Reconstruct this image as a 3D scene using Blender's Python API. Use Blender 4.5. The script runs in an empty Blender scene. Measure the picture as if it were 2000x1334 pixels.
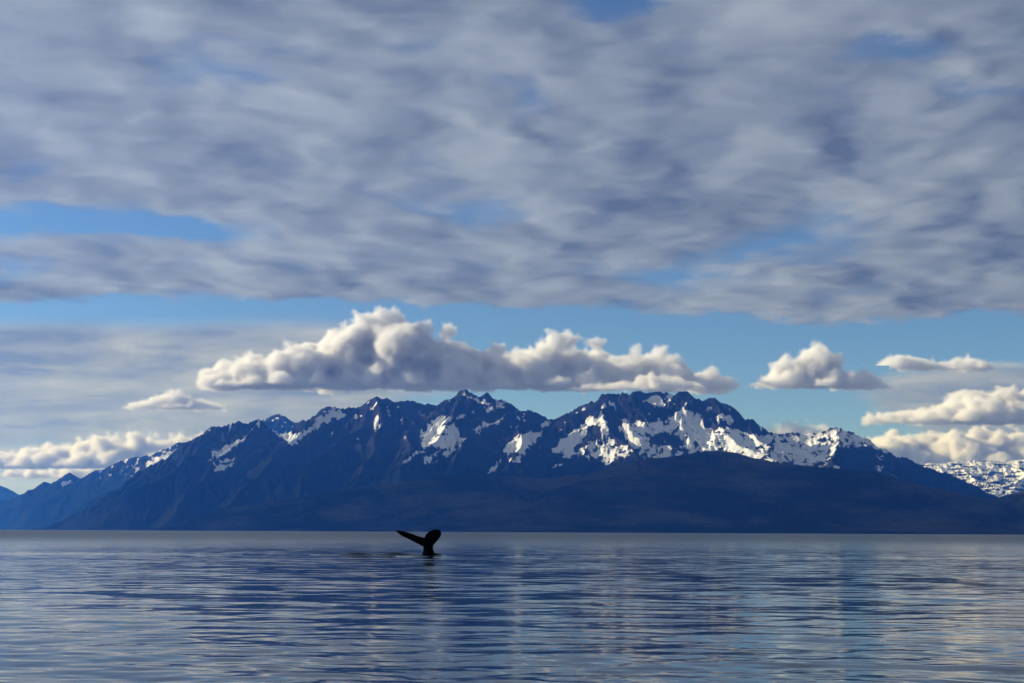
import bpy, math, random
import numpy as np
from mathutils import Vector, Euler, Matrix

sc = bpy.context.scene
col = sc.collection
FP = 2778.0                      # focal length in photo pixels (50 mm lens, 2000 px wide frame)
CAM_H = 2.1

# ------------------------------------------------------------------ camera
cam = bpy.data.cameras.new('camera')
cam_ob = bpy.data.objects.new('camera', cam)
col.objects.link(cam_ob)
cam.sensor_width = 36
cam.lens = 50
cam.clip_start = 0.5
cam.clip_end = 400000
ROT = Euler((math.pi / 2 + math.atan(372 / FP), 0, 0)).to_matrix() @ Matrix.Rotation(math.radians(0.27), 3, 'Z')
cam_ob.location = (0, 0, CAM_H)
cam_ob.rotation_euler = ROT.to_euler()
sc.camera = cam_ob
RN = np.array(ROT)

# ------------------------------------------------------------------ sun + sky
SUN_EL, SUN_AZ = math.radians(22), math.radians(-75)      # azimuth from the view axis, negative = left
SUN_DIR = Vector((math.sin(SUN_AZ) * math.cos(SUN_EL), math.cos(SUN_AZ) * math.cos(SUN_EL), math.sin(SUN_EL)))
sun = bpy.data.lights.new('sun', 'SUN')
sun.energy = 5.0
sun.angle = math.radians(0.5)
sun.color = (1.0, 0.94, 0.84)
sun_ob = bpy.data.objects.new('sun', sun)
col.objects.link(sun_ob)
sun_ob.location = SUN_DIR * 3000
sun_ob.rotation_euler = SUN_DIR.to_track_quat('Z', 'Y').to_euler()

sc.view_settings.view_transform = 'Standard'
sc.view_settings.look = 'None'
sc.view_settings.exposure = 0.25
sc.view_settings.gamma = 1.0
sc.view_settings.use_curve_mapping = False
sc.render.engine = 'CYCLES'
sc.cycles.use_denoising = True
sc.cycles.max_bounces = 12
sc.cycles.diffuse_bounces = 2
sc.cycles.glossy_bounces = 3
sc.cycles.volume_bounces = 8
sc.cycles.volume_step_rate = 3.0
sc.cycles.use_adaptive_sampling = True
sc.cycles.adaptive_threshold = 0.02
sc.cycles.volume_max_steps = 256
sc.cycles.caustics_reflective = False
sc.cycles.caustics_refractive = False


class NT:
    """short-hand for building node trees"""
    def __init__(s, tree):
        s.t = tree

    def n(s, kind, **kw):
        nd = s.t.nodes.new(kind)
        for k, v in kw.items():
            setattr(nd, k, v)
        return nd

    def put(s, sock, v):
        if isinstance(v, bpy.types.NodeSocket):
            s.t.links.new(v, sock)
        elif v is not None:
            sock.default_value = v

    def m(s, op, a, b=None, c=None, clamp=False):
        nd = s.n('ShaderNodeMath', operation=op, use_clamp=clamp)
        s.put(nd.inputs[0], a)
        s.put(nd.inputs[1], b)
        s.put(nd.inputs[2], c)
        return nd.outputs[0]

    def v(s, op, a, b=None, scale=None):
        nd = s.n('ShaderNodeVectorMath', operation=op)
        s.put(nd.inputs[0], a)
        s.put(nd.inputs[1], b)
        if scale is not None:
            s.put(nd.inputs['Scale'], scale)
        return nd.outputs['Value' if op in ('LENGTH', 'DOT_PRODUCT', 'DISTANCE') else 'Vector']

    def xyz(s, x, y, z):
        nd = s.n('ShaderNodeCombineXYZ')
        for i, q in enumerate((x, y, z)):
            s.put(nd.inputs[i], q)
        return nd.outputs[0]

    def sep(s, v):
        nd = s.n('ShaderNodeSeparateXYZ')
        s.put(nd.inputs[0], v)
        return nd.outputs

    def noise(s, vec, scale, detail=4.0, rough=0.5, dist=0.0, out=0):
        nd = s.n('ShaderNodeTexNoise')
        s.put(nd.inputs['Vector'], vec)
        nd.inputs['Scale'].default_value = scale
        nd.inputs['Detail'].default_value = detail
        nd.inputs['Roughness'].default_value = rough
        nd.inputs['Distortion'].default_value = dist
        return nd.outputs[out]

    def step(s, x, lo, hi):
        nd = s.n('ShaderNodeMapRange', interpolation_type='SMOOTHSTEP')
        s.put(nd.inputs[0], x)
        s.put(nd.inputs[1], lo)
        s.put(nd.inputs[2], hi)
        return nd.outputs[0]

    def mix(s, f, a, b):
        nd = s.n('ShaderNodeMix', data_type='RGBA')
        s.put(nd.inputs[0], f)
        s.put(nd.inputs[6], a if isinstance(a, bpy.types.NodeSocket) else (*a, 1))
        s.put(nd.inputs[7], b if isinstance(b, bpy.types.NodeSocket) else (*b, 1))
        return nd.outputs[2]


def ray(px, py):
    d = ROT @ Vector(((px - 1000) / FP, (667 - py) / FP, -1))
    return d.normalized()


def at(px, py, Y):
    d = ray(px, py)
    k = Y / d.y
    return Vector((d.x * k, Y, CAM_H + d.z * k))


def make_world():
    w = bpy.data.worlds.new('World')
    sc.world = w
    w.use_nodes = True
    t = NT(w.node_tree)
    bg = w.node_tree.nodes['Background']
    sky = t.n('ShaderNodeTexSky', sky_type='NISHITA', sun_disc=False, sun_elevation=SUN_EL, sun_rotation=SUN_AZ,
              air_density=0.9, dust_density=0.0, ozone_density=5.4, altitude=1500)
    bg.inputs['Strength'].default_value = 0.094
    d = t.v('NORMALIZE', t.n('ShaderNodeTexCoord').outputs['Generated'])
    x, y, z = t.sep(d)
    LIFT = 0.11
    zz = t.m('ADD', t.m('MAXIMUM', z, 0.0), LIFT)
    # ---- high broken deck: a curved layer of cloud cells overhead
    P = t.xyz(t.m('DIVIDE', x, zz), t.m('DIVIDE', y, zz), 0.0)
    half = (0.5, 0.5, 0.5)
    warp = t.v('SCALE', t.v('SUBTRACT', t.noise(P, 1.3, 3, 0.5, out=1), half), scale=0.30)
    warp2 = t.v('SCALE', t.v('SUBTRACT', t.noise(P, 7.0, 4, 0.6, out=1), half), scale=0.13)
    Pw = t.v('ADD', P, warp)
    Pd = t.v('ADD', Pw, warp2)

    def cells(vec, scale):
        nd = t.n('ShaderNodeTexVoronoi', feature='SMOOTH_F1', voronoi_dimensions='2D')
        t.put(nd.inputs['Vector'], vec)
        nd.inputs['Scale'].default_value = scale
        nd.inputs['Detail'].default_value = 2.0
        nd.inputs['Roughness'].default_value = 0.5
        nd.inputs['Smoothness'].default_value = 0.6
        return t.m('SUBTRACT', 1.0, nd.outputs['Distance'])
    big = t.noise(Pw, 1.0, 3, 0.5)
    puff = cells(Pd, 3.2)
    sdir = (math.sin(SUN_AZ) * 0.06, math.cos(SUN_AZ) * 0.06, 0.0)
    puff2 = cells(t.v('ADD', Pd, sdir), 3.2)
    fine = t.noise(t.v('MULTIPLY', Pd, (0.95, 1.0, 1.0)), 5.5, 7, 0.58)
    cov = t.m('ADD', t.m('MULTIPLY', big, 1.0), t.m('MULTIPLY', puff, 0.45))
    cov = t.m('ADD', cov, t.m('MULTIPLY', fine, 0.75))

    def plane_pt(px, py):
        r = ray(px, py)
        return (r.x / (r.z + LIFT), r.y / (r.z + LIFT), 0)
    Pb = t.v('ADD', t.v('ADD', P, t.v('SCALE', warp, scale=0.4)), t.v('SCALE', warp2, scale=1.6))

    def blob(px, py, wx, wy):
        """soft ellipse lying in the deck, centred where that pixel looks"""
        c = plane_pt(px, py)
        e = t.v('SUBTRACT', Pb, c)
        rx = abs(plane_pt(px + wx, py)[0] - plane_pt(px - wx, py)[0]) / 2
        ry = abs(plane_pt(px, py + wy)[1] - plane_pt(px, py - wy)[1]) / 2
        e = t.v('DIVIDE', e, (rx, ry, 1.0))
        return t.m('SUBTRACT', 1.0, t.step(t.v('LENGTH', e), 0.1, 1.3))
    cov = t.m('SUBTRACT', cov, 0.10)
    for px, py, wx, wy, a in ((60, 432, 340, 48, 0.85), (360, 450, 230, 32, 0.55), (40, 345, 160, 26, .3),
                              (150, 606, 560, 32, 0.9), (600, 606, 300, 24, 0.7), (30, 525, 130, 24, .3), (950, 410, 150, 34, .42),
                              (1330, 545, 240, 50, .40), (1480, 485, 220, 50, .36), (1200, 10, 110, 60, .5), (1250, 425, 200, 50, .2),
                              (1720, 105, 150, 40, .48), (1930, 185, 200, 34, .5), (1040, 200, 100, 60, .4),
                              (1620, 425, 150, 40, .28), (460, 155, 130, 40, .2), (1380, 270, 130, 50, .2)):
        cov = t.m('SUBTRACT', cov, t.m('MULTIPLY', blob(px, py, wx, wy), a))
    # the deck ends beyond the mountains: its edge, uneven
    e0, e1 = plane_pt(1000, 580)[1], plane_pt(1000, 632)[1]
    pe = t.m('ADD', t.sep(P)[1], t.m('MULTIPLY', t.m('SUBTRACT', t.noise(P, 2.0, 6, .65), 0.5), 0.95))
    cov = t.m('SUBTRACT', cov, t.m('MULTIPLY', t.step(pe, e0, e1), 1.3))
    alpha = t.step(cov, 0.15, 0.80)
    lum = t.m('ADD', 0.40, t.m('MULTIPLY', t.m('SUBTRACT', puff, puff2), 1.5))
    lum = t.m('ADD', lum, t.m('MULTIPLY', t.m('SUBTRACT', 0.5, big), 0.9))
    lum = t.m('ADD', lum, t.m('MULTIPLY', t.m('SUBTRACT', fine, 0.5), 1.15))
    lum = t.m('ADD', lum, t.m('MULTIPLY', t.m('SUBTRACT', t.noise(t.v('ADD', t.v('MULTIPLY', Pd, (0.9, 1.0, 1.0)), (7.3, 2.1, 0)), 2.6, 4, 0.5), 0.5), 1.2))
    lum = t.m('SUBTRACT', lum, t.m('MULTIPLY', x, 0.55))
    lum = t.m('ADD', t.m('MULTIPLY', lum, 0.57), 0.22, clamp=True)          # brighter towards the sun
    ccol = t.mix(lum, (0.96, 1.28, 2.10), (3.55, 4.05, 4.80))
    out = t.mix(t.m('MULTIPLY', alpha, 0.95), sky.outputs[0], ccol)
    # ---- low layered stratus far off, in long streaks
    A = t.m('DIVIDE', x, t.m('MAXIMUM', y, 0.05))
    E = t.m('DIVIDE', z, t.m('MAXIMUM', t.m('ABSOLUTE', y), 0.05))
    Q = t.xyz(A, t.m('MULTIPLY', E, 5.0), 0.3)
    Q = t.v('ADD', Q, t.v('SCALE', t.v('SUBTRACT', t.noise(Q, 6.0, 2, .5, out=1), (0.5, 0.5, 0.5)), scale=0.10))
    s1 = t.noise(Q, 6.0, 5, 0.55)
    s2 = t.noise(t.v('ADD', Q, (-0.02, 0.03, 0)), 6.0, 4, 0.55)
    band = t.m('MULTIPLY', t.step(E, 0.0, 0.05), t.m('SUBTRACT', 1.0, t.step(t.m('ADD', E, t.m('MULTIPLY', s1, 0.02)), 0.146, 0.162)))
    left = t.m('SUBTRACT', 1.0, t.step(A, -0.20, 0.03))
    scov = t.m('ADD', t.m('MULTIPLY', s1, 0.95), t.m('MULTIPLY', left, 0.52))
    low = t.m('SUBTRACT', 1.0, t.step(E, 0.045, 0.09))
    scov = t.m('ADD', scov, t.m('MULTIPLY', t.m('MULTIPLY', t.step(A, 0.2, 0.36), t.m('SUBTRACT', 1.0, t.step(E, 0.095, 0.135))), 0.52))
    scov = t.m('SUBTRACT', t.m('SUBTRACT', scov, t.m('MULTIPLY', low, 0.16)), 0.60)
    sal = t.m('MULTIPLY', t.step(scov, -0.02, 0.22), band)
    sl = t.m('ADD', t.m('ADD', 0.36, t.m('MULTIPLY', low, 0.25)), t.m('MULTIPLY', t.m('SUBTRACT', s1, s2), 3.4), clamp=True)
    scol = t.mix(sl, (1.9, 2.4, 3.6), (5.2, 5.4, 5.3))
    out = t.mix(t.m('MULTIPLY', sal, 0.9), out, scol)
    w.node_tree.links.new(out, bg.inputs['Color'])
    w.cycles.sampling_method = 'MANUAL'
    w.cycles.sample_map_resolution = 1024


make_world()


# ------------------------------------------------------------------ numpy noise
def _hash(ix, iy, seed):
    h = (ix * 374761393 + iy * 668265263 + seed * 974711) & 0xFFFFFFFF
    h = ((h ^ (h >> 13)) * 1274126177) & 0xFFFFFFFF
    return ((h ^ (h >> 16)) & 0xFFFF) / 65535.0


def perlin(x, y, seed=0):
    x0 = np.floor(x).astype(np.int64)
    y0 = np.floor(y).astype(np.int64)
    fx, fy = x - x0, y - y0
    sx, sy = fx * fx * fx * (fx * (fx * 6 - 15) + 10), fy * fy * fy * (fy * (fy * 6 - 15) + 10)

    def g(ix, iy, dx, dy):
        a = _hash(ix, iy, seed) * 2 * np.pi
        return np.cos(a) * dx + np.sin(a) * dy
    n00, n10 = g(x0, y0, fx, fy), g(x0 + 1, y0, fx - 1, fy)
    n01, n11 = g(x0, y0 + 1, fx, fy - 1), g(x0 + 1, y0 + 1, fx - 1, fy - 1)
    a = n00 + (n10 - n00) * sx
    b = n01 + (n11 - n01) * sx
    return (a + (b - a) * sy) * 1.4


def fbm(x, y, octs=5, seed=0, gain=0.5):
    s, a = 0, 1.0
    for i in range(octs):
        s = s + a * perlin(x * 2 ** i, y * 2 ** i, seed + i * 17)
        a *= gain
    return s


def ridged(x, y, octs=5, seed=0, gain=0.5):
    s, a, tot = 0, 1.0, 0
    for i in range(octs):
        s = s + a * (1 - np.abs(perlin(x * 2.03 ** i, y * 2.03 ** i, seed + i * 31)))
        tot += a
        a *= gain
    return s / tot


def sstep(x, lo, hi):
    q = np.clip((x - lo) / (hi - lo), 0, 1)
    return q * q * (3 - 2 * q)


def to_px(V):
    """photo pixel of world points (n,3): used to find where on the ground a traced patch lies"""
    p = (V - np.array((0, 0, CAM_H))) @ RN
    return 1000 + FP * p[..., 0] / -p[..., 2], 667 - FP * p[..., 1] / -p[..., 2]


def in_poly(px, py, poly):
    c = np.zeros(px.shape, bool)
    n = len(poly)
    for i in range(n):
        (x1, y1), (x2, y2) = poly[i], poly[(i + 1) % n]
        if y1 == y2:
            continue
        c ^= ((y1 > py) != (y2 > py)) & (px < (x2 - x1) * (py - y1) / (y2 - y1) + x1)
    return c


def grid_mesh(name, V, mat, attrs=None, smooth=True):
    nr, nc = V.shape[:2]
    me = bpy.data.meshes.new(name)
    idx = np.arange(nr * nc).reshape(nr, nc)
    F = np.stack([idx[:-1, :-1], idx[:-1, 1:], idx[1:, 1:], idx[1:, :-1]], -1).reshape(-1, 4)
    me.vertices.add(nr * nc)
    me.vertices.foreach_set('co', V.reshape(-1).astype(np.float32))
    me.loops.add(F.size)
    me.loops.foreach_set('vertex_index', F.reshape(-1).astype(np.int32))
    me.polygons.add(len(F))
    me.polygons.foreach_set('loop_start', np.arange(0, F.size, 4, dtype=np.int32))
    me.update(calc_edges=True)
    me.polygons.foreach_set('use_smooth', np.full(len(F), smooth))
    for k, a in (attrs or {}).items():
        at_ = me.attributes.new(k, 'FLOAT', 'POINT')
        at_.data.foreach_set('value', a.reshape(-1).astype(np.float32))
    me.materials.append(mat)
    ob = bpy.data.objects.new(name, me)
    col.objects.link(ob)
    return ob


# ------------------------------------------------------------------ materials
def new_mat(name):
    m = bpy.data.materials.new(name)
    m.use_nodes = True
    m.node_tree.nodes.clear()
    t = NT(m.node_tree)
    out = t.n('ShaderNodeOutputMaterial')
    return m, t, out


def mountain_material(name, rock=(0.016, 0.018, 0.022), rock2=(0.029, 0.029, 0.031), forest=(0.005, 0.009, 0.006),
                      snow=(0.70, 0.72, 0.75), tree0=650.0, tree1=1250.0):
    m, t, out = new_mat(name)
    b = t.n('ShaderNodeBsdfPrincipled')
    b.inputs['Roughness'].default_value = 0.9
    b.inputs['Specular IOR Level'].default_value = 0.0
    pos = t.n('ShaderNodeNewGeometry').outputs['Position']
    h = t.sep(pos)[2]
    sa = t.n('ShaderNodeAttribute', attribute_name='snow').outputs['Fac']
    fine = t.noise(pos, 1 / 50.0, 6, 0.68)
    mid = t.noise(pos, 1 / 300.0, 5, 0.6)
    rc = t.mix(t.step(mid, 0.38, 0.64), rock, rock2)
    rc = t.mix(t.m('MULTIPLY', t.step(fine, 0.45, 0.7), 0.5), rc, (0.012, 0.013, 0.016))
    fo = t.mix(t.step(t.noise(pos, 1 / 420.0, 5, 0.6), 0.35, 0.68), forest, (0.012, 0.014, 0.009))
    tl = t.m('ADD', h, t.m('MULTIPLY', t.m('SUBTRACT', mid, 0.5), 900.0))
    c = t.mix(t.step(tl, tree0, tree1), fo, rc)
    streak = t.noise(t.v('MULTIPLY', pos, (1.0, 0.35, 0.4)), 1 / 34.0, 5, 0.66)       # drawn out down the slope
    ledge = t.noise(t.v('MULTIPLY', pos, (0.35, 0.4, 1.0)), 1 / 30.0, 4, 0.64)
    brk = t.m('ADD', t.m('MULTIPLY', t.m('SUBTRACT', streak, 0.5), 1.7), t.m('MULTIPLY', t.m('SUBTRACT', ledge, 0.5), 1.1))
    sm = t.m('MULTIPLY', t.step(t.m('ADD', sa, brk), 0.36, 0.64), t.step(sa, 0.08, 0.3))
    c = t.mix(sm, c, snow)
    t.put(b.inputs['Base Color'], c)
    t.put(b.inputs['Roughness'], t.m('SUBTRACT', 0.92, t.m('MULTIPLY', sm, 0.3)))
    bump = t.n('ShaderNodeBump')
    bump.inputs['Strength'].default_value = 0.6
    bump.inputs['Distance'].default_value = 18.0
    t.put(bump.inputs['Height'], t.m('MULTIPLY', fine, t.m('SUBTRACT', 1.0, t.m('MULTIPLY', sm, 0.8))))
    t.put(b.inputs['Normal'], bump.outputs[0])
    t.put(out.inputs['Surface'], b.outputs[0])
    return m


# ------------------------------------------------------------------ terrain from ridge lines
def resample(pts, step, jag=0.0, seed=0):
    P = [np.array(p, float) for p in pts]
    out = []
    for a, b in zip(P[:-1], P[1:]):
        n = max(1, int(np.linalg.norm((b - a)[:2]) / step))
        for i in range(n):
            out.append(a + (b - a) * i / n)
    out.append(P[-1])
    out = np.array(out)
    if jag:
        s = np.concatenate([[0], np.cumsum(np.linalg.norm(np.diff(out[:, :2], axis=0), axis=1))])
        o = s * 0 + seed * 3.7
        out[:, 2] += jag * (fbm(s / 380, o, 5, seed, 0.68)) * sstep(out[:, 2], 60, 500)
        out[:, 1] += 6 * jag * fbm(s / 900, o + 9, 3, seed + 5)
    return out


def ridge_height(X, Y, lines, crag=0.0):
    """height of the ground under a set of ridge lines, and the distance to the nearest crest"""
    Z = np.full(X.shape, -400.0, np.float32)
    D = np.full(X.shape, 1e9, np.float32)
    X, Y = X.astype(np.float32), Y.astype(np.float32)
    cl, ch = X.min(0), X.max(0)
    for q, (ln, kk, ww) in enumerate(lines):
        cliff = crag if q == 0 else crag * 0.4
        for a, b in zip(ln[:-1], ln[1:]):
            if max(a[2], b[2]) < -100:
                continue
            R = (max(a[2], b[2]) + 150) / (kk * 0.45) + 100
            c = np.nonzero((ch > min(a[0], b[0]) - R) & (cl < max(a[0], b[0]) + R))[0]
            if not len(c):
                continue
            j = slice(c[0], c[-1] + 1)
            r = np.nonzero((Y[:, 0] > min(a[1], b[1]) - R) & (Y[:, 0] < max(a[1], b[1]) + R))[0]
            if not len(r):
                continue
            i = slice(r[0], r[-1] + 1)
            x, y = X[i, j], Y[i, j]
            ab = (b[:2] - a[:2]).astype(np.float32)
            L2 = float(ab @ ab) + 1e-6
            tt = np.clip(((x - a[0]) * ab[0] + (y - a[1]) * ab[1]) / L2, 0, 1)
            d = np.hypot(x - a[0] - tt * ab[0], y - a[1] - tt * ab[1])
            z = a[2] + (b[2] - a[2]) * tt - kk * (0.3 * d + 0.7 * ww * (1 - np.exp(-d / ww))) - cliff * (1 - np.exp(-d / 30.0))
            better = z > Z[i, j]
            Z[i, j] = np.where(better, z, Z[i, j])
            D[i, j] = np.where(better, d, D[i, j])
    return Z.astype(float), D.astype(float)


def spurs_from(crest, rng, n, length, fall, spread=0.6, kk=0.95, ww=1500.0, start_drop=55.0, y_dir=-1.0, sub=2):
    L = []
    idx = np.linspace(6, len(crest) - 7, n).astype(int)
    for i in idx:
        i = int(np.clip(i + rng.integers(-3, 4), 1, len(crest) - 2))
        p = crest[i].copy()
        p[2] -= start_drop
        ang = rng.normal(0, spread)
        pts = [p.copy()]
        Ls = length * rng.uniform(0.6, 1.2)
        st = Ls / 7
        for j in range(7):
            ang += rng.normal(0, 0.22)
            q = pts[-1] + np.array([math.sin(ang) * st, y_dir * math.cos(ang) * st, -fall * st * rng.uniform(0.55, 1.45)])
            pts.append(q)
        L.append((np.array(pts), kk, ww))
        for s in range(sub):
            j = rng.integers(1, 6)
            p = pts[j].copy()
            p[2] -= 15
            a2 = ang + rng.choice([-1, 1]) * rng.uniform(0.5, 1.0)
            sp = [p]
            for q in range(4):
                a2 += rng.normal(0, 0.2)
                sp.append(sp[-1] + np.array([math.sin(a2) * st * .6, y_dir * math.cos(a2) * st * .6, -fall * 1.25 * st * .6 * rng.uniform(.6, 1.4)]))
            L.append((np.array(sp), kk * 1.1, ww * 0.7))
    return L


def make_mountain(name, crest_px, Y0, u0, u1, nu, y_front, y_back, nyf, nyb, mat, jag=25, n_spur=14, spur_len=3000, fall=0.42,
                  extra=(), snow_fn=None, seed=1, gully=120.0, y_wob=0.0, k=0.78, w=4500.0, extend=(), crag=25.0):
    rng = np.random.default_rng(seed)
    base = [np.array(at(px, py, Y0 + (dy if len(rest) else 0) if False else Y0 + (rest[0] if rest else 0)))
            for px, py, *rest in crest_px for dy in (0,)]
    base = [np.array(e, float) for e in extend if e[0] < base[0][0]] + base + [np.array(e, float) for e in extend if e[0] > base[-1][0]]
    crest = resample(base, 55, jag, seed)
    lines = [(crest, k, w)]
    for pts in extra:
        lines.append((resample([at(px, py, Y) for px, py, Y in pts], 120, jag * 0.6, seed + 7), 0.95, 1500.0))
    if n_spur:
        lines += spurs_from(crest, rng, n_spur, spur_len, fall)
    u = np.linspace(u0, u1, nu)
    yy = np.concatenate([np.linspace(y_front, Y0 + 250, nyf), np.linspace(Y0 + 250, y_back, nyb + 1)[1:]])
    U, Yg = np.meshgrid(u, yy)
    X = U * Yg
    wx = X + 90 * fbm(X / 700, Yg / 700, 3, seed + 40)
    wy = Yg + 90 * fbm(X / 700 + 50, Yg / 700, 3, seed + 41)
    env0 = sstep(np.abs(Yg - Y0), 0, 600)
    wx, wy = X + (wx - X) * env0, Yg + (wy - Yg) * env0
    Z, D = ridge_height(wx, wy, lines, crag)
    env = sstep(D, 5, 260)
    g = ridged(X / 420 + 0.3 * fbm(X / 900, Yg / 900, 2, seed), Yg / 1100, 5, seed + 3, 0.55) - 0.72
    Z = Z + env * gully * 2.0 * g * sstep(Z, -50, 500)
    Z = Z + sstep(D, 0, 120) * 30 * fbm(X / 150, Yg / 190, 4, seed + 11, 0.6) * sstep(Z, 100, 700)
    Z = Z + (0.25 + 0.75 * sstep(D, 0, 100)) * 52 * (ridged(X / 75, Yg / 130, 3, seed + 19, 0.6) - 0.72) * sstep(Z, 500, 1100)
    Z = np.where(Z < 30, 30 - (30 - Z) * 0.35, Z)
    Z = np.maximum(Z, -60)
    V = np.stack([X, Yg, Z], -1)
    attrs = {}
    if snow_fn is not None:
        attrs['snow'] = snow_fn(V, g, D)
    ob = grid_mesh(name, V, mat, attrs)
    ob['kind'] = 'structure'
    return ob


# traced snow fields of the main range: (coverage, polygon in photo pixels)
SNOW = [
    (1.0, [(487, 849), (476, 850), (459, 863), (442, 865), (434, 878), (421, 882), (422, 894), (430, 892), (447, 882), (468, 867), (484, 854)]),
    (1.0, [(407, 901), (412, 888), (418, 873), (420, 886), (413, 901)]),
    (0.62, [(418, 905), (440, 895), (462, 895), (455, 910), (430, 922), (415, 920)]),
    (1.0, [(625, 817), (642, 803), (669, 803), (676, 810), (661, 821), (650, 815), (644, 825), (619, 836), (602, 846), (583, 861), (562, 875), (568, 866), (552, 857), (543, 848), (552, 844), (585, 846), (602, 836)]),
    (0.9, [(518, 821), (535, 830), (552, 834), (549, 838), (536, 837), (526, 829)]),
    (0.95, [(823, 843), (826, 838), (832, 846), (840, 830), (862, 810), (873, 814), (871, 825), (882, 830), (893, 821), (911, 806), (909, 813), (891, 826), (896, 850), (909, 855), (900, 864), (884, 873), (853, 875), (847, 866), (843, 872), (821, 877), (826, 861)]),
    (0.9, [(785, 911), (790, 901), (808, 884), (817, 879), (822, 893), (810, 889), (794, 903)]),
    (0.95, [(873, 884), (887, 868), (909, 855), (906, 864), (893, 873), (880, 886)]),
    (0.55, [(820, 880), (870, 878), (885, 888), (860, 905), (830, 905)]),
    (0.95, [(896, 764), (907, 768), (927, 779), (945, 783), (956, 789), (960, 800), (977, 795), (992, 788), (970, 784), (979, 794), (954, 807), (947, 794), (929, 784), (902, 773)]),
    (0.9, [(960, 779), (992, 786), (982, 797), (968, 797), (974, 790)]),
    (0.95, [(921, 841), (943, 828), (959, 824), (988, 815), (978, 826), (952, 832), (932, 846)]),
    (0.9, [(1005, 819), (1026, 804), (1026, 812)]),
    (1.0, [(981, 884), (997, 866), (1010, 850), (1031, 845), (1058, 844), (1051, 856), (1035, 874), (1019, 887), (1001, 885)]),
    (0.8, [(983, 891), (1001, 896), (1033, 885), (1015, 901), (997, 903)]),
    (0.9, [(1051, 828), (1069, 820), (1087, 819), (1069, 833), (1058, 835)]),
    (0.9, [(947, 929), (963, 910), (979, 896), (973, 909), (952, 928)]),
    (1.0, [(1077, 875), (1106, 852), (1131, 837), (1147, 816), (1162, 814), (1178, 801), (1180, 814), (1186, 830), (1188, 838), (1183, 853), (1174, 848), (1171, 834), (1156, 830), (1147, 839), (1142, 855), (1124, 873), (1117, 894), (1102, 898), (1084, 888)]),
    (0.74, [(1118, 886), (1144, 868), (1176, 857), (1194, 853), (1212, 861), (1225, 874), (1240, 883), (1221, 892), (1178, 910), (1168, 897), (1150, 895)]),
    (0.9, [(1063, 915), (1090, 905), (1106, 903), (1095, 912)]),
    (0.9, [(1212, 839), (1216, 823), (1243, 824), (1264, 823), (1297, 819), (1318, 812), (1327, 797), (1351, 801), (1372, 807), (1365, 825), (1381, 834), (1432, 838), (1452, 841), (1452, 884), (1414, 884), (1383, 880), (1338, 874), (1327, 852), (1297, 843), (1279, 852), (1262, 864), (1240, 878), (1228, 868)]),
    (0.66, [(1245, 882), (1262, 864), (1290, 870), (1338, 874), (1383, 880), (1330, 892), (1290, 900), (1260, 895)]),
    (0.9, [(1259, 777), (1286, 766), (1296, 780), (1304, 793), (1275, 795)]),
    (0.8, [(1300, 770), (1318, 768), (1316, 790), (1306, 785)]),
    (0.85, [(1376, 798), (1392, 792), (1400, 800), (1385, 806)]),
    (0.85, [(1387, 814), (1410, 806), (1436, 815), (1431, 830), (1419, 820)]),
    (0.78, [(1440, 843), (1490, 850), (1540, 848), (1600, 846), (1640, 838), (1680, 850), (1725, 868), (1745, 885), (1690, 873), (1640, 872), (1628, 890), (1590, 930), (1580, 915), (1540, 906), (1480, 900), (1438, 886)]),
    (0.9, [(1450, 870), (1480, 866), (1500, 872), (1480, 897), (1455, 888)]),
    (0.95, [(1690, 889), (1700, 890), (1704, 895), (1694, 894)]), (0.95, [(1710, 888), (1728, 890), (1734, 896), (1716, 895)]),
    (0.85, [(1697, 904), (1712, 910), (1732, 908), (1718, 922), (1706, 914)]), (0.85, [(1622, 914), (1632, 908), (1640, 914), (1630, 920)]),
    (0.8, [(1632, 921), (1650, 925), (1658, 921), (1650, 928)]), (0.8, [(1760, 890), (1775, 902), (1772, 910)]),
]


def main_snow(V, g, D):
    px, py = to_px(V)
    n1 = fbm(V[..., 0] / 160, V[..., 2] / 110 + V[..., 1] / 400, 4, 77, 0.6)
    n2 = fbm(V[..., 0] / 160 + 40, V[..., 2] / 110 + V[..., 1] / 400, 4, 78, 0.6)
    wx, wy = px + 6.5 * n1, py + 5.0 * n2
    st = fbm((V[..., 0] + 0.9 * V[..., 2]) / 230, (V[..., 2] - 0.5 * V[..., 0]) / 70, 4, 91, 0.62)
    isl = fbm((V[..., 0] - 0.4 * V[..., 2]) / 150, (V[..., 2] + V[..., 1] * .2) / 95, 4, 131, 0.6)
    s = np.zeros(px.shape)
    for c, poly in SNOW:
        msk = in_poly(wx, wy, poly)
        s = np.maximum(s, msk * np.clip(c + (1.02 - c) * 2.4 * st - 0.9 * sstep(isl, 0.34, 0.55), 0, 1))
    # thin streaks left in gullies and on ledges above the tree line
    hh = sstep(V[..., 2], 850, 1500)
    sp = fbm(V[..., 0] / 110, (V[..., 2] + V[..., 1] * 0.3) / 260, 4, 55, 0.6)
    s = np.maximum(s, sstep(sp, 0.50, 0.75) * hh * 0.9)
    s = np.maximum(s, sstep(-g, 0.14, 0.22) * sstep(sp, 0.12, 0.35) * hh * 0.85)
    # blur a little so the interpolated edge is smooth
    for _ in range(3):
        s[1:-1, 1:-1] = 0.5 * s[1:-1, 1:-1] + 0.125 * (s[:-2, 1:-1] + s[2:, 1:-1] + s[1:-1, :-2] + s[1:-1, 2:])
    return s


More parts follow.
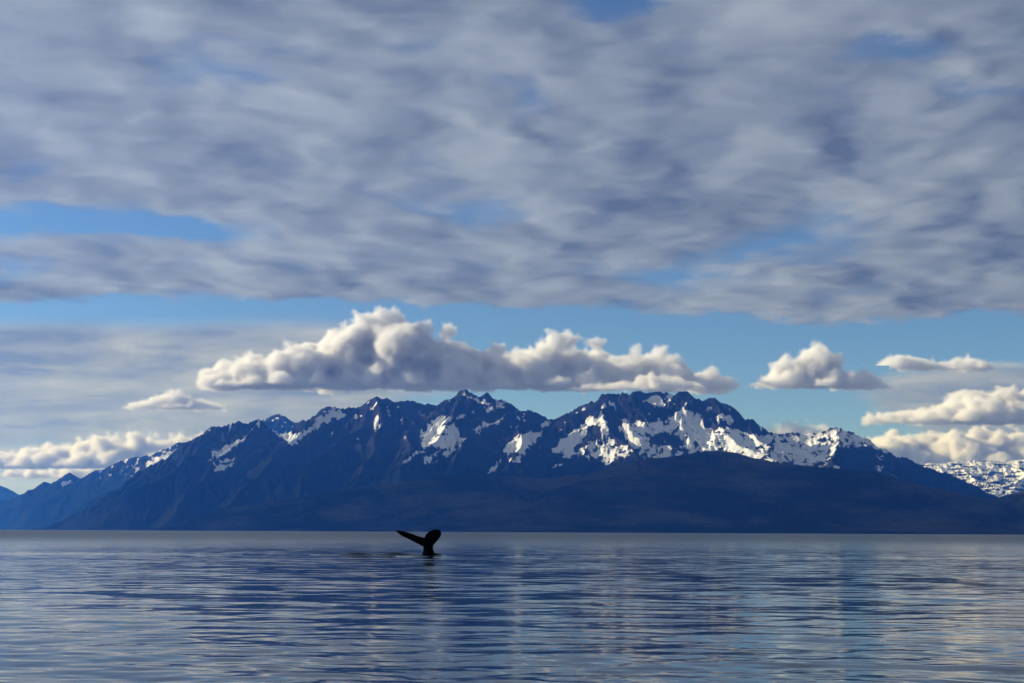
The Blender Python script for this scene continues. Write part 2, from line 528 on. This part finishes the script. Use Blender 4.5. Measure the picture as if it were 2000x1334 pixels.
CREST = [(120, 1040), (165, 1028), (215, 985), (270, 936), (330, 893), (395, 846), (418, 833), (440, 831), (452, 830), (468, 823), (485, 826), (505, 820),
         (545, 846), (560, 842), (590, 828), (625, 806), (640, 797), (652, 792), (672, 795), (700, 792), (707, 786), (722, 772), (735, 770), (755, 776), (768, 784), (782, 781), (792, 778),
         (806, 782), (830, 783), (850, 787), (875, 789), (885, 777), (897, 764), (910, 763), (925, 772), (932, 776), (938, 779), (950, 768), (953, 765), (962, 777),
         (985, 785), (1000, 790), (1018, 799), (1034, 798), (1045, 806), (1062, 816), (1080, 820), (1095, 811), (1115, 802), (1130, 789), (1145, 783), (1155, 780),
         (1162, 786), (1175, 770), (1187, 768), (1200, 769), (1210, 773), (1216, 768), (1228, 773), (1235, 764), (1250, 760), (1270, 764), (1290, 763), (1308, 762), (1318, 768),
         (1328, 761), (1345, 760), (1360, 772), (1370, 781), (1385, 777), (1396, 778), (1405, 786), (1430, 797), (1450, 815), (1470, 832), (1492, 845),
         (1515, 844), (1545, 840), (1580, 842), (1610, 841), (1632, 836), (1655, 838), (1690, 852), (1720, 870), (1760, 891), (1800, 905), (1850, 925), (1900, 944), (1950, 966), (2010, 1000), (2080, 1040)]
rock_mat = mountain_material('mountain_rock_and_snow')
make_mountain('snow_streaked_mountain', CREST, 20000, -0.40, 0.46, 1300, 14300, 23500, 300, 24, rock_mat, jag=40, n_spur=30, spur_len=3400, fall=0.42,
              extra=[[(1178, 790, 19900), (1184, 830, 19300), (1212, 862, 18700), (1242, 886, 18300), (1270, 930, 17600)],
                     [(1062, 818, 19950), (1056, 850, 19300), (1030, 890, 18600), (1005, 930, 17900)],
                     [(1000, 792, 19900), (985, 812, 19400), (935, 838, 18900), (912, 858, 18500), (880, 900, 17700)],
                     [(505, 822, 20000), (488, 848, 19500), (440, 888, 18900), (400, 930, 18100), (340, 985, 17000)],
                     [(652, 793, 20000), (600, 835, 19300), (560, 870, 18700), (500, 930, 17600), (430, 990, 16700)],
                     [(735, 772, 20000), (745, 830, 19100), (720, 890, 18100), (690, 950, 17000)],
                     [(1632, 838, 20000), (1640, 868, 19300), (1620, 905, 18500), (1600, 940, 17700)]],
              snow_fn=main_snow, seed=4, gully=190, crag=60.0)


# mountain standing just behind the left shoulder of the main range
def back_snow(V, g, D):
    px, py = to_px(V)
    sp = fbm(V[..., 0] / 150, (V[..., 2] + V[..., 1] * .2) / 170, 4, 15, 0.6)
    s = sstep(sp, 0.30, 0.55) * sstep(V[..., 2], 820, 1200) * 0.9
    for poly in ([(252, 910), (275, 898), (270, 906)], [(282, 912), (300, 895), (330, 884), (352, 874), (362, 868), (345, 888), (322, 900), (300, 908)],
                 [(118, 945), (135, 936), (140, 942), (122, 950)], [(192, 934), (204, 930), (198, 936)]):
        s = np.maximum(s, in_poly(px + 4 * sp, py + 3 * sp, poly) * 0.95)
    return s


make_mountain('distant_blue_mountain', [(-250, 1000), (-60, 985), (20, 975), (40, 966), (60, 958), (85, 940), (100, 943), (118, 931), (135, 922), (150, 930), (165, 936), (180, 935),
              (192, 924), (205, 915), (230, 900), (245, 897), (260, 893), (285, 889), (300, 886), (325, 876), (350, 862), (375, 861), (395, 853), (420, 846), (470, 835), (500, 822),
              (515, 816), (530, 810), (545, 807), (558, 811), (568, 822), (577, 829), (600, 850), (640, 880), (700, 900)], 26500, -0.47, -0.09, 420, 22500, 29000, 120, 14, rock_mat,
              jag=14, n_spur=9, spur_len=2800, snow_fn=back_snow, seed=21, gully=110)
make_mountain('farthest_pale_mountain', [(-300, 880), (-150, 905), (-60, 918), (-20, 938), (0, 946), (18, 956), (38, 966), (60, 985), (90, 1010), (120, 1030)], 34000, -0.50, -0.30, 200, 31500, 36000, 70, 10,
              rock_mat, jag=14, n_spur=4, spur_len=2500, snow_fn=back_snow, seed=33, gully=110)


def plateau_snow(V, g, D):
    st = fbm((V[..., 0] + 0.4 * V[..., 2]) / 420, (V[..., 2] + V[..., 1] * .12) / 60, 4, 66, 0.6)
    return np.clip(0.50 + 1.3 * st + 0.5 * sstep(V[..., 2], 1200, 1500) - 1.2 * sstep(-V[..., 2], -900, -560), 0, 1)


make_mountain('snowy_plateau_mountain', [(1740, 925), (1790, 908), (1815, 903), (1835, 905), (1850, 903), (1868, 900), (1890, 901), (1905, 898), (1925, 899), (1945, 900), (1965, 903), (1990, 897), (2040, 893), (2150, 885), (2300, 900)],
              31000, 0.24, 0.50, 460, 26500, 35500, 150, 12, rock_mat, jag=8, n_spur=6, spur_len=3000, fall=0.3, snow_fn=plateau_snow, seed=52, gully=90, k=0.5)

# ------------------------------------------------------------------ forested hill in front of the range
fm, t, out = new_mat('conifer_forest')
b = t.n('ShaderNodeBsdfPrincipled')
b.inputs['Roughness'].default_value = 0.95
b.inputs['Specular IOR Level'].default_value = 0.0
pos = t.n('ShaderNodeNewGeometry').outputs['Position']
stand = t.noise(t.v('MULTIPLY', pos, (1.0, 0.8, 3.5)), 1 / 900.0, 6, 0.62)
c = t.mix(t.step(stand, 0.42, 0.66), (0.010, 0.015, 0.010), (0.070, 0.066, 0.040))
c = t.mix(t.m('MULTIPLY', t.step(t.noise(pos, 1 / 30.0, 3, 0.6), 0.4, 0.7), 0.5), c, (0.003, 0.006, 0.004))
t.put(b.inputs['Base Color'], c)
bump = t.n('ShaderNodeBump')
bump.inputs['Distance'].default_value = 8
bump.inputs['Strength'].default_value = 0.35
t.put(bump.inputs['Height'], t.noise(pos, 1 / 26.0, 3, 0.6))
t.put(b.inputs['Normal'], bump.outputs[0])
t.put(out.inputs['Surface'], b.outputs[0])

HILL = [(330, 1040), (370, 1034), (450, 1022), (500, 1010), (560, 988), (620, 969), (700, 951), (760, 945), (850, 934), (930, 929), (1010, 931), (1080, 932), (1150, 924), (1200, 912), (1242, 900), (1300, 893),
        (1350, 886), (1400, 881), (1440, 886), (1480, 899), (1540, 909), (1590, 928), (1640, 945), (1700, 962), (1780, 972), (1860, 984), (1930, 979), (1970, 966), (2010, 956), (2100, 950), (2300, 960)]


def make_hill(name, crest_px, Y0, u0, u1, nu, y_front, y_back, nyf, nyb, seed, w=2000.0, k=0.36, extra=()):
    crest = resample([at(px, py, Y0) for px, py in crest_px], 150, 10, seed)
    lines = [(crest, k, w)]
    rng = np.random.default_rng(seed)
    for pts in extra:
        lines.append((resample([at(px, py, Y) for px, py, Y in pts], 150, 10, seed + 7), 0.36, 1500.0))
    lines += spurs_from(crest, rng, 9, 3000, 0.17, 0.5, 0.42, 1300.0, 12.0, sub=1)
    u = np.linspace(u0, u1, nu)
    yy = np.concatenate([np.linspace(y_front, Y0 + 100, nyf), np.linspace(Y0 + 100, y_back, nyb + 1)[1:]])
    U, Yg = np.meshgrid(u, yy)
    X = U * Yg
    e = sstep(np.abs(Yg - Y0), 0, 500)
    Z, D = ridge_height(X + e * 120 * fbm(X / 900, Yg / 900, 3, seed + 2), Yg + e * 120 * fbm(X / 900 + 9, Yg / 900, 3, seed + 4), lines)
    Z = Z + sstep(D, 20, 400) * 45 * fbm(X / 700, Yg / 700, 4, seed + 6)
    # the ground runs down to the shore
    sh = 11900 + 500 * fbm(X / 2500, X * 0 + seed, 3, seed + 9)
    Z = Z * sstep(Yg, sh - 500, sh + 1800) + 3 * sstep(Yg, sh - 100, sh + 100) - 12 * (1 - sstep(Yg, sh - 500, sh))
    Z = Z + sstep(Z, 6, 40) * 6 * fbm(X / 45, Yg / 60, 2, seed + 12)
    Z = np.maximum(Z, -40)
    ob = grid_mesh(name, np.stack([X, Yg, Z], -1), fm)
    ob['kind'] = 'structure'
    return ob


make_hill('forest_hill', HILL, 14500, -0.30, 0.48, 1000, 11000, 17000, 200, 24, 61)

# ------------------------------------------------------------------ sea
WX, WY = at(837, 1085, 100).x / 100, 0
WHALE_D = 126.0
WHALE_X = WX * WHALE_D
rng = np.random.default_rng(11)
waves = []
for i in range(110):
    lam = 0.35 * (26.0 / 0.35) ** rng.random()
    th = rng.normal(0, 0.55) + 0.12
    slope = 0.0066 * (lam / 2.0) ** (-0.05 if lam < 2.5 else -0.80)
    waves.append((lam, math.sin(th), math.cos(th), slope * lam / (2 * math.pi), rng.uniform(0, 2 * math.pi)))


def sea_z(X, Y, sp):
    Z = np.zeros(X.shape)
    # patches of calmer and livelier water
    patch = 0.75 + 0.55 * fbm(X / 35, Y / 60, 3, 301)
    for lam, sx, sy, a, ph in waves:
        wgt = sstep(lam / sp, 2.2, 5.0)
        if wgt.max() <= 0:
            continue
        Z += wgt * a * np.sin(2 * math.pi / lam * (X * sx + Y * sy) + ph)
    Z *= patch
    # ring ripples round the tail and the low smooth ridge of water trailing off to its side
    dx, dy = X - WHALE_X, Y - WHALE_D
    r = np.hypot(dx, dy)
    Z += 0.05 * np.cos(r * 4.2) * np.exp(-r / 1.8)
    cy = 0.35 + 0.25 * np.sin(dx * 0.55) + 0.02 * dx
    along = sstep(dx, -11.5, -6) * (1 - sstep(dx, 0.6, 1.8))
    Z += 0.26 * along * np.exp(-((dy - cy) / 0.27) ** 2) * (0.55 + 0.6 * np.sin(dx * 0.9 + 1.0) ** 2)
    Z += 0.09 * (1 - sstep(np.abs(dx + 0.2), 1.6, 2.8)) * np.exp(-((dy + 5.2) / 0.5) ** 2)
    return Z


ys = []
y = 7.0
while y < 36000:
    sp = max(0.05, y * y / 2844 * 0.55)
    if abs(y - WHALE_D) < 8:
        sp = 0.16
    sp = min(sp, y * 0.25)
    ys.append(y)
    y += sp
ys.append(36000.0)
ys = np.concatenate([[-1500, -300, -60, -15, -4, 0.5, 3, 5], ys])
us = np.concatenate([np.linspace(-1.0, -0.46, 30)[:-1], np.linspace(-0.46, 0.46, 760), np.linspace(0.46, 1.0, 30)[1:]])
Ug, Yg = np.meshgrid(us, ys)
spread = np.maximum(np.abs(Yg), 40)
Xg = Ug * np.where(Yg < 40, 40 + (40 - np.minimum(Yg, 40)) * 0.6, Yg) * np.where(np.abs(Ug) > 0.46, 1.0, 1.0)
rowsp = np.gradient(ys)[:, None] + 0 * Ug
colsp = np.abs(np.gradient(Xg, axis=1))
SP = np.maximum(np.maximum(rowsp, 0.03), colsp)
Zg = np.where(Yg < 5, 0, sea_z(Xg, np.maximum(Yg, 5), np.minimum(SP, 1e6)))
lost = np.clip(SP / 0.8, 0, 1) + 0.8 * sstep(np.log(np.maximum(Yg, 1)), np.log(90), np.log(900))           # how much of the ripple the mesh is too coarse to carry

wm, t, out = new_mat('sea_water')
b = t.n('ShaderNodeBsdfPrincipled')
b.inputs['Base Color'].default_value = (0.003, 0.012, 0.028, 1)
b.inputs['IOR'].default_value = 1.333
b.inputs['Roughness'].default_value = 0.04
geo = t.n('ShaderNodeNewGeometry')
pos = geo.outputs['Position']
la = t.n('ShaderNodeAttribute', attribute_name='lost').outputs['Fac']
half = (0.5, 0.5, 0.5)
n1 = t.v('SUBTRACT', t.noise(t.v('MULTIPLY', pos, (0.4, 1, 1)), 1 / 0.25, 2, 0.5, out=1), half)
n2 = t.v('SUBTRACT', t.noise(t.v('MULTIPLY', pos, (0.38, 1, 1)), 1 / 1.0, 3, 0.5, out=1), half)
n3 = t.v('SUBTRACT', t.noise(t.v('MULTIPLY', pos, (0.5, 1, 1)), 1 / 14.0, 3, 0.5, out=1), half)
calm = t.step(t.noise(t.v('MULTIPLY', pos, (0.4, 1, 1)), 1 / 160.0, 4, 0.6), 0.35, 0.7)
n = t.v('SCALE', n1, scale=t.m('MULTIPLY', t.m('ADD', 0.5, calm), 0.12))
n = t.v('ADD', n, t.v('SCALE', n2, scale=t.m('MULTIPLY', t.m('MINIMUM', la, 1.0), 0.5)))
n = t.v('ADD', n, t.v('SCALE', n3, scale=t.m('MULTIPLY', t.m('MINIMUM', la, 1.0), 0.14)))
n = t.v('MULTIPLY', n, (0.4, 1.0, 0.0))
t.put(b.inputs['Roughness'], t.m('ADD', 0.07, t.m('MULTIPLY', t.step(la, 0.95, 1.8), 0.28)))      # unresolved ripples far off
t.put(b.inputs['Normal'], t.v('NORMALIZE', t.v('ADD', geo.outputs['Normal'], n)))
t.put(out.inputs['Surface'], b.outputs[0])
sea = grid_mesh('sea', np.stack([Xg, Yg, Zg], -1), wm, {'lost': lost})
sea['kind'] = 'structure'


# ------------------------------------------------------------------ whale
def loft(rings):
    V, F = [], []
    n = len(rings[0])
    for r in rings:
        V += [tuple(p) for p in r]
    for i in range(len(rings) - 1):
        for j in range(n):
            F.append((i * n + j, i * n + (j + 1) % n, (i + 1) * n + (j + 1) % n, (i + 1) * n + j))
    F.append(tuple(range(n - 1, -1, -1)))
    F.append(tuple((len(rings) - 1) * n + j for j in range(n)))
    return V, F


def wp(px, py, dy):
    return at(px, py, WHALE_D + dy)


def fluke_lobe(lead, trail, thick, n=20):
    """sections between a leading and a trailing edge given as lists of 3D points"""
    rings = []
    m = len(lead)
    for i in range(m):
        Lp, Tp = lead[i], trail[i]
        c, h = (Lp + Tp) / 2, (Tp - Lp) / 2
        i0, i1 = max(0, i - 1), min(m - 1, i + 1)
        span = ((lead[i1] + trail[i1]) - (lead[i0] + trail[i0])).normalized()
        nrm = h.cross(span).normalized()
        r = []
        for j in range(n):
            a = 2 * math.pi * j / n
            ca, sa = math.cos(a), math.sin(a)
            tk = thick[i] * (0.35 + 0.65 * (0.5 - 0.5 * ca))      # thicker towards the leading edge
            r.append(c + h * ca + nrm * sa * tk)
        rings.append(r)
    return loft(rings)


def smooth_pts(pts, n):
    """Catmull-Rom through the points"""
    P = [pts[0]] + list(pts) + [pts[-1]]
    out = []
    m = len(pts) - 1
    for i in range(n):
        s = i / (n - 1) * m
        k = min(int(s), m - 1)
        f = s - k
        p0, p1, p2, p3 = P[k], P[k + 1], P[k + 2], P[k + 3]
        out.append(0.5 * ((2 * p1) + (p2 - p0) * f + (2 * p0 - 5 * p1 + 4 * p2 - p3) * f * f + (3 * p1 - p0 - 3 * p2 + p3) * f ** 3))
    return out


def make_whale():
    parts = []
    # left lobe, seen almost along its blade
    lead = [wp(838, 1070, -0.10), wp(829, 1068, -0.35), wp(816, 1061.5, -0.60), wp(800, 1053.5, -0.80), wp(786, 1047, -0.85), wp(776, 1040, -0.75), wp(772.5, 1037.5, -0.55)]
    trail = [wp(838, 1056, 0.15), wp(828, 1050, 0.35), wp(815, 1046.5, 0.35), wp(801, 1041, 0.20), wp(788, 1037.5, -0.05), wp(779, 1036, -0.30), wp(773, 1036.5, -0.50)]
    parts.append(fluke_lobe(smooth_pts(lead, 24), smooth_pts(trail, 24), list(np.interp(np.linspace(0, 1, 24), [0, .25, .7, 1], [.26, .17, .09, .02]))))
    # right lobe, its broad face turned to us
    lead = [wp(836, 1071, -0.05), wp(845, 1067, 0.05), wp(851, 1060, 0.30), wp(857, 1053.5, 0.60), wp(861.5, 1046, 0.95), wp(862, 1039.5, 1.25), wp(858, 1035, 1.50)]
    trail = [wp(833, 1058, 0.10), wp(829, 1051, 0.20), wp(830, 1046, 0.40), wp(834, 1040.5, 0.70), wp(841, 1036, 1.00), wp(848, 1033.6, 1.30), wp(855, 1033.4, 1.50)]
    parts.append(fluke_lobe(smooth_pts(lead, 24), smooth_pts(trail, 24), list(np.interp(np.linspace(0, 1, 24), [0, .3, .8, 1], [.24, .14, .06, .02]))))
    # tail stock running down into the water and widening into the back
    rings = []
    for (px, py, dy, rx, ry) in ((834, 1052, .12, .16, .10), (835, 1060, .08, .27, .2), (836, 1066, .05, .31, .28), (836.5, 1071, 0, .30, .34), (836.8, 1076, 0, .33, .40), (837, 1082, -.02, .40, .50), (837.2, 1088, -.05, .47, .60), (838, 1100, -.3, .62, .8), (839, 1120, -.9, .8, 1.0), (840, 1140, -1.8, .9, 1.1)):
        c = wp(px, py, dy)
        rings.append([c + Vector((rx * 1.42 * math.cos(a), ry * math.sin(a), 0)) for a in (2 * math.pi * j / 24 for j in range(24))])
    parts.append(loft(rings))
    V, F = [], []
    for v, f in parts:
        o = len(V)
        V += [tuple(p) for p in v]
        F += [tuple(i + o for i in q) for q in f]
    base = Vector((WHALE_X, WHALE_D, 0))
    me = bpy.data.meshes.new('whale')
    me.from_pydata([tuple(Vector(p) - base) for p in V], [], F)
    me.update()
    ob = bpy.data.objects.new('whale', me)
    col.objects.link(ob)
    ob.location = base
    rm = ob.modifiers.new('skin', 'REMESH')
    rm.mode = 'VOXEL'
    rm.voxel_size = 0.035
    rm.use_smooth_shade = True
    sm = ob.modifiers.new('smooth', 'SMOOTH')
    sm.iterations = 6
    sm.factor = 0.5
    m, t, out = new_mat('whale_skin')
    b = t.n('ShaderNodeBsdfPrincipled')
    pos = t.n('ShaderNodeTexCoord').outputs['Object']
    c = t.mix(t.step(t.noise(pos, 6, 5, 0.65), 0.55, 0.75), (0.0025, 0.0025, 0.003), (0.006, 0.006, 0.007))
    t.put(b.inputs['Base Color'], c)
    b.inputs['Roughness'].default_value = 0.6
    b.inputs['Specular IOR Level'].default_value = 0.0
    t.put(out.inputs['Surface'], b.outputs[0])
    me.materials.append(m)
    ob['label'] = 'black whale tail with raised flukes standing out of the calm sea'
    ob['category'] = 'whale'
    return ob


make_whale()

# ------------------------------------------------------------------ cumulus clouds (real volumes)
def cloud_material(Y, dens=0.016):
    cm, t, out = new_mat('cloud_vapour')
    vol = t.n('ShaderNodeVolumePrincipled')
    vol.inputs['Color'].default_value = (0.995, 0.995, 0.995, 1)
    vol.inputs['Absorption Color'].default_value = (1, 1, 1, 1)
    vol.inputs['Anisotropy'].default_value = 0.1
    vol.inputs['Density Attribute'].default_value = ''
    da = t.n('ShaderNodeAttribute', attribute_name='density').outputs['Fac']
    pos = t.n('ShaderNodeNewGeometry').outputs['Position']
    e = t.noise(pos, 1 / (0.0060 * Y), 5, 0.62)
    d = t.step(t.m('SUBTRACT', da, t.m('MULTIPLY', t.m('SUBTRACT', e, 0.32), 0.90)), 0.0, 0.55)
    t.put(vol.inputs['Density'], t.m('MULTIPLY', d, dens))
    t.put(out.inputs['Volume'], vol.outputs[0])
    return cm


def cloud_group(cm, base_z, vox_a, vox_b, band, size, squash=0.12):
    g = bpy.data.node_groups.new('cloud_body', 'GeometryNodeTree')
    g.interface.new_socket('Geometry', in_out='INPUT', socket_type='NodeSocketGeometry')
    g.interface.new_socket('Geometry', in_out='OUTPUT', socket_type='NodeSocketGeometry')
    t = NT(g)
    l = g.links.new
    gi, go = t.n('NodeGroupInput'), t.n('NodeGroupOutput')
    mp = t.n('GeometryNodeMeshToPoints')
    ra = t.n('GeometryNodeInputNamedAttribute', data_type='FLOAT')
    ra.inputs[0].default_value = 'rad'
    l(gi.outputs[0], mp.inputs['Mesh'])
    l(ra.outputs[0], mp.inputs['Radius'])
    pv = t.n('GeometryNodePointsToVolume', resolution_mode='VOXEL_SIZE')
    pv.inputs['Voxel Size'].default_value = vox_a
    l(mp.outputs[0], pv.inputs['Points'])
    l(t.n('GeometryNodeInputRadius').outputs[0], pv.inputs['Radius'])
    vm = t.n('GeometryNodeVolumeToMesh', resolution_mode='VOXEL_SIZE')
    vm.inputs['Voxel Size'].default_value = vox_a
    vm.inputs['Threshold'].default_value = 0.1
    l(pv.outputs[0], vm.inputs[0])
    pos = t.n('GeometryNodeInputPosition').outputs[0]
    half = (0.5, 0.5, 0.5)
    off = t.v('SCALE', t.v('SUBTRACT', t.noise(pos, 1 / (0.016 * size), 2, 0.5, out=1), half), scale=0.011 * size)
    off = t.v('ADD', off, t.v('SCALE', t.v('SUBTRACT', t.noise(pos, 1 / (0.0050 * size), 3, 0.55, out=1), half), scale=0.0026 * size))
    q = t.v('ADD', pos, off)
    x, y, z = t.sep(q)
    low = t.m('MINIMUM', t.m('SUBTRACT', z, base_z), 0.0)
    z2 = t.m('SUBTRACT', z, t.m('MULTIPLY', low, 1 - squash))       # flat condensation level
    sp = t.n('GeometryNodeSetPosition')
    l(vm.outputs[0], sp.inputs[0])
    l(t.xyz(x, y, z2), sp.inputs['Position'])
    mv = t.n('GeometryNodeMeshToVolume', resolution_mode='VOXEL_SIZE')
    mv.inputs['Voxel Size'].default_value = vox_b
    mv.inputs['Interior Band Width'].default_value = band
    l(sp.outputs[0], mv.inputs[0])
    sm = t.n('GeometryNodeSetMaterial')
    sm.inputs['Material'].default_value = cm
    l(mv.outputs[0], sm.inputs[0])
    l(sm.outputs[0], go.inputs[0])
    return g


def make_cloud(name, top, Y, base_py, label, n=60, rmin=7, rmax=26, depth=900, kids=6, grand=3, vox=32, band=120, amp=1.0, seed=1, turrets=(), dens=0.010):
    """top: outline of the upper side (photo pixels) filled with billows down to a flat base"""
    rnd = random.Random(seed)
    tx = [p[0] for p in top]
    ty = [p[1] for p in top]
    P, R = [], []

    def billow(px, py, r, dy, nk):
        r += 4.5
        c = at(px, py, Y + dy)
        rr = r / FP * Y
        P.append(c)
        R.append(rr)
        for i in range(nk):
            d = Vector((rnd.gauss(0, 1), rnd.gauss(-0.2, 1), rnd.gauss(0.3, 0.8))).normalized()
            r2 = rr * rnd.uniform(0.35, 0.62)
            c2 = c + d * rr * 0.72
            P.append(c2)
            R.append(r2)
            for j in range(grand):
                d2 = (d + Vector((rnd.gauss(0, 0.7), rnd.gauss(0, 0.7), rnd.gauss(0.15, 0.7)))).normalized()
                P.append(c2 + d2 * r2 * 0.78)
                R.append(r2 * rnd.uniform(0.3, 0.5))
    for i in range(n):
        px = tx[0] + (tx[-1] - tx[0]) * (i + rnd.random()) / n
        tp = float(np.interp(px, tx, ty))
        hgt = max(base_py - tp, 4)
        f = rnd.random() ** 1.2
        r = min(rmin * (rmax / rmin) ** rnd.random(), 0.55 * hgt + 2)
        py = tp + r * 1.15 + f * max(0.0, hgt - r * 1.3)
        billow(px, py, r, rnd.gauss(0, 0.6) * depth, kids)
        billow(px, base_py - 0.40 * hgt * rnd.random(), min(rmax, 0.45 * hgt + 3), rnd.gauss(0, 0.8) * depth, 2)
        rb = min(0.40 * hgt, 60)
        billow(px, tp + rb * 1.25 + rnd.random() * 0.25 * hgt, rb * rnd.uniform(0.8, 1.0), rnd.gauss(0.3, 0.5) * depth, 1)
    for px, py, r in turrets:
        billow(px, py, r, rnd.gauss(-0.2, 0.3) * depth, kids + 3)
    me = bpy.data.meshes.new(name)
    me.from_pydata([tuple(p) for p in P], [], [])
    a = me.attributes.new('rad', 'FLOAT', 'POINT')
    a.data.foreach_set('value', R)
    cm = cloud_material(Y, dens)
    me.materials.append(cm)
    ob = bpy.data.objects.new(name, me)
    col.objects.link(ob)
    md = ob.modifiers.new('body', 'NODES')
    md.node_group = cloud_group(cm, at(1000, base_py, Y).z, vox * 1.25, vox, 0.0085 * Y, amp * Y)
    ob['label'] = label
    ob['category'] = 'cloud'
    ob['group'] = 'cumulus clouds over the mountains'
    return ob


CY = 42000
make_cloud('cumulus_cloud', [
    (395, 735), (410, 708), (440, 692), (480, 680), (530, 670), (580, 660), (615, 648), (640, 636), (665, 627), (680, 613), (700, 604), (735, 601), (775, 605), (800, 620), (830, 629), (860, 631), (885, 629),
    (900, 648), (930, 670), (960, 669), (990, 666), (1010, 674), (1040, 662), (1075, 649), (1100, 644), (1130, 650), (1150, 667), (1165, 653), (1180, 669), (1215, 674), (1245, 669), (1265, 687), (1285, 675),
    (1310, 679), (1330, 702), (1350, 718), (1385, 713), (1410, 724), (1440, 750)],
    CY, 764, 'long bank of white cumulus cloud with grey flat base above the snowy peaks', n=120, depth=1000, seed=3,
    turrets=[(705, 626, 20), (740, 618, 18), (775, 626, 20), (690, 665, 34), (750, 660, 40), (815, 660, 32), (875, 648, 18), (970, 688, 20), (1080, 668, 20), (1110, 666, 22), (1163, 672, 17), (1240, 686, 16), (1292, 692, 18), (1390, 732, 20)])
make_cloud('cumulus_cloud', [(1105, 758), (1130, 748), (1160, 740), (1190, 741), (1225, 738), (1245, 728), (1280, 720), (1320, 724), (1355, 738), (1380, 752)],
           39500, 764, 'thin pale cloud resting on the top of the jagged right peak', n=26, rmin=5, rmax=14, depth=300, seed=9, band=300)
make_cloud('cumulus_cloud', [(1462, 750), (1485, 738), (1505, 722), (1515, 705), (1540, 690), (1560, 684), (1580, 678), (1597, 658), (1612, 672), (1625, 695), (1650, 714), (1675, 720), (1690, 704), (1702, 722), (1730, 744), (1750, 754)],
           CY, 760, 'small cumulus with a pointed top right of the cloud bank', n=44, rmax=20, depth=500, seed=14, turrets=[(1540, 704, 14), (1597, 676, 13), (1690, 716, 9)])
make_cloud('cumulus_cloud', [(1715, 716), (1730, 690), (1755, 680), (1785, 692), (1815, 698), (1850, 696), (1880, 690), (1895, 684), (1915, 700), (1930, 716)],
           CY, 724, 'small flat grey cumulus high over the right end of the range', n=34, rmax=12, depth=300, seed=15)
make_cloud('cumulus_cloud', [(1680, 822), (1700, 805), (1735, 800), (1780, 795), (1820, 788), (1850, 775), (1868, 755), (1890, 742), (1930, 742), (1970, 746), (2000, 750), (2060, 735), (2120, 750), (2180, 790), (2200, 820)],
           48000, 828, 'grey based cumulus with bright cream top at the right edge', n=70, depth=900, seed=17, vox=42)
make_cloud('cumulus_cloud', [(1650, 895), (1690, 850), (1730, 836), (1780, 838), (1840, 832), (1900, 826), (1960, 828), (2030, 826), (2110, 830), (2200, 860)],
           70000, 915, 'low bank of cream cumulus behind the snowy plateau', n=60, depth=1500, seed=19, vox=60, band=300, rmax=34)
make_cloud('cumulus_cloud', [(-120, 890), (-40, 870), (20, 872), (50, 868), (75, 862), (100, 855), (130, 858), (150, 848), (180, 840), (215, 834), (250, 838), (285, 842), (320, 838), (350, 832), (390, 838), (430, 850)],
           62000, 922, 'low cream cumulus behind the blue ridge on the left', n=70, depth=1200, seed=23, vox=54, band=280, rmax=22)
make_cloud('cumulus_cloud', [(245, 796), (270, 778), (300, 768), (325, 752), (350, 762), (385, 768), (420, 780), (440, 796)],
           52000, 806, 'small grey cloud left of the cumulus bank', n=30, rmax=15, depth=500, seed=27, vox=46)

make_cloud('cumulus_cloud', [(-150, 925), (-60, 912), (60, 915), (110, 905), (200, 902), (290, 900), (330, 908), (360, 925)],
           68000, 940, 'lowest flat strip of cream cloud above the far left ridge', n=40, rmin=4, rmax=12, depth=900, seed=71, vox=60)
make_cloud('cloud_wisp', [(1478, 842), (1492, 822), (1505, 832), (1530, 818), (1560, 806), (1590, 816), (1630, 836), (1650, 845)], 38500, 856, 'ragged grey cloud rising behind the snowy shoulder', n=36, rmin=4, rmax=12, depth=300, seed=61, dens=0.004)

# unseen cloud bank, added off frame to shade the forested hill
side = make_cloud('clouds', [(-1300, 230), (-1000, 60), (-700, -80), (-420, -70), (-330, 60)], 15800, 400, 'added cloud bank out of view on the left, shading the forested hill', n=64, rmin=50, rmax=130, depth=1700, kids=3, grand=0, vox=70, seed=41)
side['kind'] = 'stuff'
del side['category'], side['group']

# ------------------------------------------------------------------ air between us and the mountains
hm, t, out = new_mat('haze_air')
vol = t.n('ShaderNodeVolumePrincipled')
vol.inputs['Color'].default_value = (0.05, 0.25, 1.0, 1)
vol.inputs['Absorption Color'].default_value = (1, 1, 1, 1)
vol.inputs['Density'].default_value = 2.6e-5
vol.inputs['Anisotropy'].default_value = 0.62
t.put(out.inputs['Volume'], vol.outputs[0])
x0, x1, y0, y1, z0, z1 = -42000, 42000, -4000, 37500, -62, 2200
me = bpy.data.meshes.new('haze')
me.from_pydata([(x, y, z) for x in (x0, x1) for y in (y0, y1) for z in (z0, z1)], [],
               [(0, 1, 3, 2), (4, 6, 7, 5), (0, 4, 5, 1), (2, 3, 7, 6), (0, 2, 6, 4), (1, 5, 7, 3)])
me.materials.append(hm)
hz = bpy.data.objects.new('haze', me)
col.objects.link(hz)
hz['kind'] = 'stuff'
